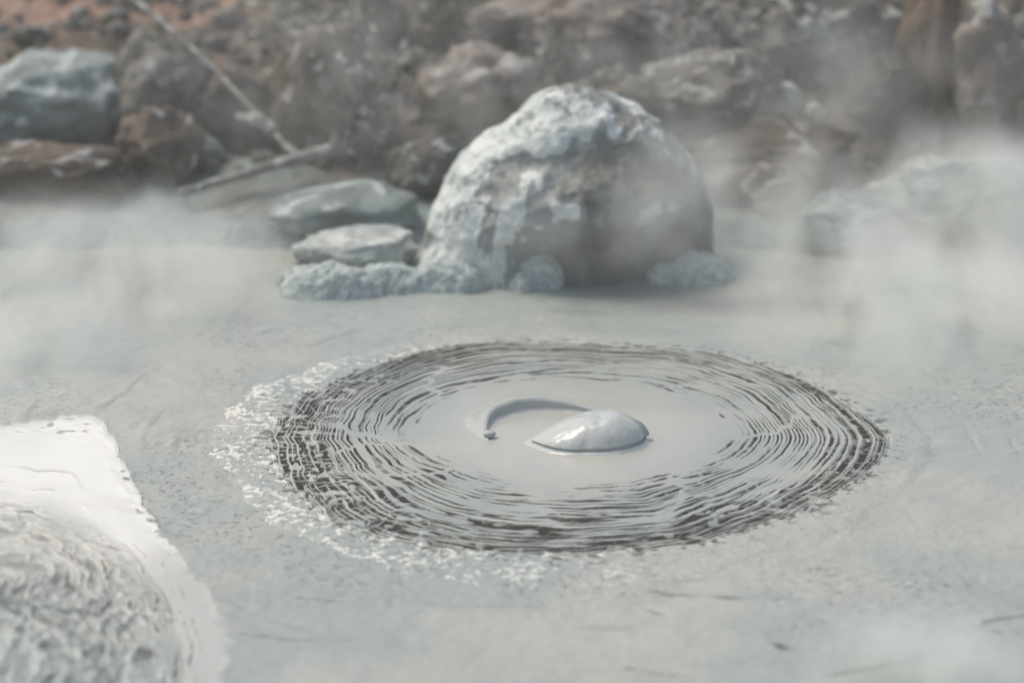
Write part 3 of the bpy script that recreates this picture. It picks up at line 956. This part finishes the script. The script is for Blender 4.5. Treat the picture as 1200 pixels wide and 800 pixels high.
# ------------------------------------------------------------------ steam and air
def steam(px, py, y, w, h, dep, dens, label, seed, freq=1.4, lo=.36, hi=.74, soft=.9):
    p = at(px, py, y)
    sc = math.hypot(y, CAM_H - p[2]) / FPX
    V, F = ico(3)
    o = link('steam', mesh_np('steam', V, F), None)
    o.location = p
    o.scale = (w * sc / 2, dep / 2, h * sc / 2)
    t = NT('steam_air')
    q = t.obj()
    r = t.n('ShaderNodeVectorMath', {0: q}, operation='LENGTH').outputs['Value']
    fall = t.ramp(r, 1.0, 1.0 - soft)
    off = t.n('ShaderNodeVectorMath', {0: q, 1: (seed * 3.1, seed * 1.7, seed * .9)}, operation='ADD').outputs[0]
    st = t.n('ShaderNodeVectorMath', {0: off, 1: (w / 260, 1.0, h / 380)}, operation='MULTIPLY').outputs[0]
    n = t.noise(st, freq, 3, .55, .3)
    d = t.math('MULTIPLY', t.math('MULTIPLY', fall, t.ramp(n, lo, hi)), dens)
    v = t.n('ShaderNodeVolumePrincipled', {'Color': c4(.955, .975, .945), 'Density': d, 'Anisotropy': .2})
    t.t.links.new(v.outputs[0], t.out.inputs['Volume'])
    o.data.materials.append(t.m)
    tag(o, label, 'steam', 'steam drifting over the pool', kind='stuff')


steam(110, 360, 6.7, 520, 300, 1.5, 6.5, 'soft white steam over the left of the pool', 1)
steam(20, 430, 6.0, 300, 200, 1.2, 5, 'faint steam at the left edge above the bright mud', 2)
steam(1080, 370, 6.6, 560, 330, 1.7, 10, 'broad white steam over the right of the pool', 3)
steam(1140, 240, 7.3, 420, 260, 0.8, 17, 'thick white steam before the pale rock on the right', 4)
steam(900, 265, 7.3, 330, 260, 0.8, 9, 'steam rising along the right side of the boulder', 5)
steam(190, 262, 7.35, 700, 130, 0.9, 4.5, 'bluish steam along the left shore', 6)
steam(1085, 790, 4.25, 330, 180, 0.6, 16, 'small puff of steam in the near right corner', 7)
steam(620, 130, 7.75, 1500, 420, .5, 2.5, 'thin veil of steam before the whole far bank', 8, 2.6)
steam(720, 285, 6.70, 360, 120, .18, 6.0, 'wisp of steam across the foot of the boulder', 9, 1.4)

steam(820, 240, 6.78, 300, 260, .25, 13, 'steam drifting across the lower right of the boulder', 10)
steam(370, 40, 7.75, 380, 170, .35, 1.8, 'pale steam in front of the fallen branches', 11)

steam(960, 120, 7.7, 640, 330, .5, 2.6, 'pale veil of steam over the rocks at the upper right', 12)

hz = bpy.data.meshes.new('haze')
import bmesh
bm = bmesh.new(); bmesh.ops.create_cube(bm, size=1); bm.to_mesh(hz); bm.free()
ho = link('haze', hz)
ho.scale = (440, 450, 13.0); ho.location = (0, 5, 4.5)
t = NT('haze_air')
v = t.n('ShaderNodeVolumePrincipled', {'Color': c4(.95, .975, .93), 'Density': .008, 'Anisotropy': .1})
t.t.links.new(v.outputs[0], t.out.inputs['Volume'])
hz.materials.append(t.m)
tag(ho, 'thin pale steam haze in the air', 'haze', kind='stuff')

# ------------------------------------------------------------------ light
SUN_EL, SUN_AZ = 60, -62          # azimuth from +Y (away from the camera), towards the left
w = bpy.data.worlds.new('World'); scene.world = w; w.use_nodes = True
wt = w.node_tree
bg = wt.nodes['Background']
sky = wt.nodes.new('ShaderNodeTexSky')
sky.sky_type = 'NISHITA'; sky.sun_disc = False
sky.sun_elevation = R(SUN_EL); sky.sun_rotation = R(SUN_AZ)
sky.air_density = 1.0; sky.dust_density = 4.0; sky.ozone_density = 0.0
wt.links.new(sky.outputs[0], bg.inputs[0])
bg.inputs[1].default_value = 0.13
sd = bpy.data.lights.new('sun', 'SUN'); so = bpy.data.objects.new('sun', sd); col.objects.link(so)
sd.energy = 1.5; sd.angle = R(24); sd.color = (1, .945, .79)
e, a = R(SUN_EL), R(SUN_AZ)
dirv = Vector((math.sin(a) * math.cos(e), math.cos(a) * math.cos(e), math.sin(e)))
so.rotation_euler = dirv.to_track_quat('Z', 'Y').to_euler()

vs = scene.view_settings
vs.view_transform = 'Standard'; vs.look = 'None'; vs.gamma = 1; vs.use_curve_mapping = False
vs.exposure = 0.25
scene.render.engine = 'CYCLES'
cy = scene.cycles
cy.max_bounces = 8; cy.diffuse_bounces = 3; cy.glossy_bounces = 3; cy.volume_bounces = 4
cy.volume_step_rate = 2.0
cy.use_denoising = True
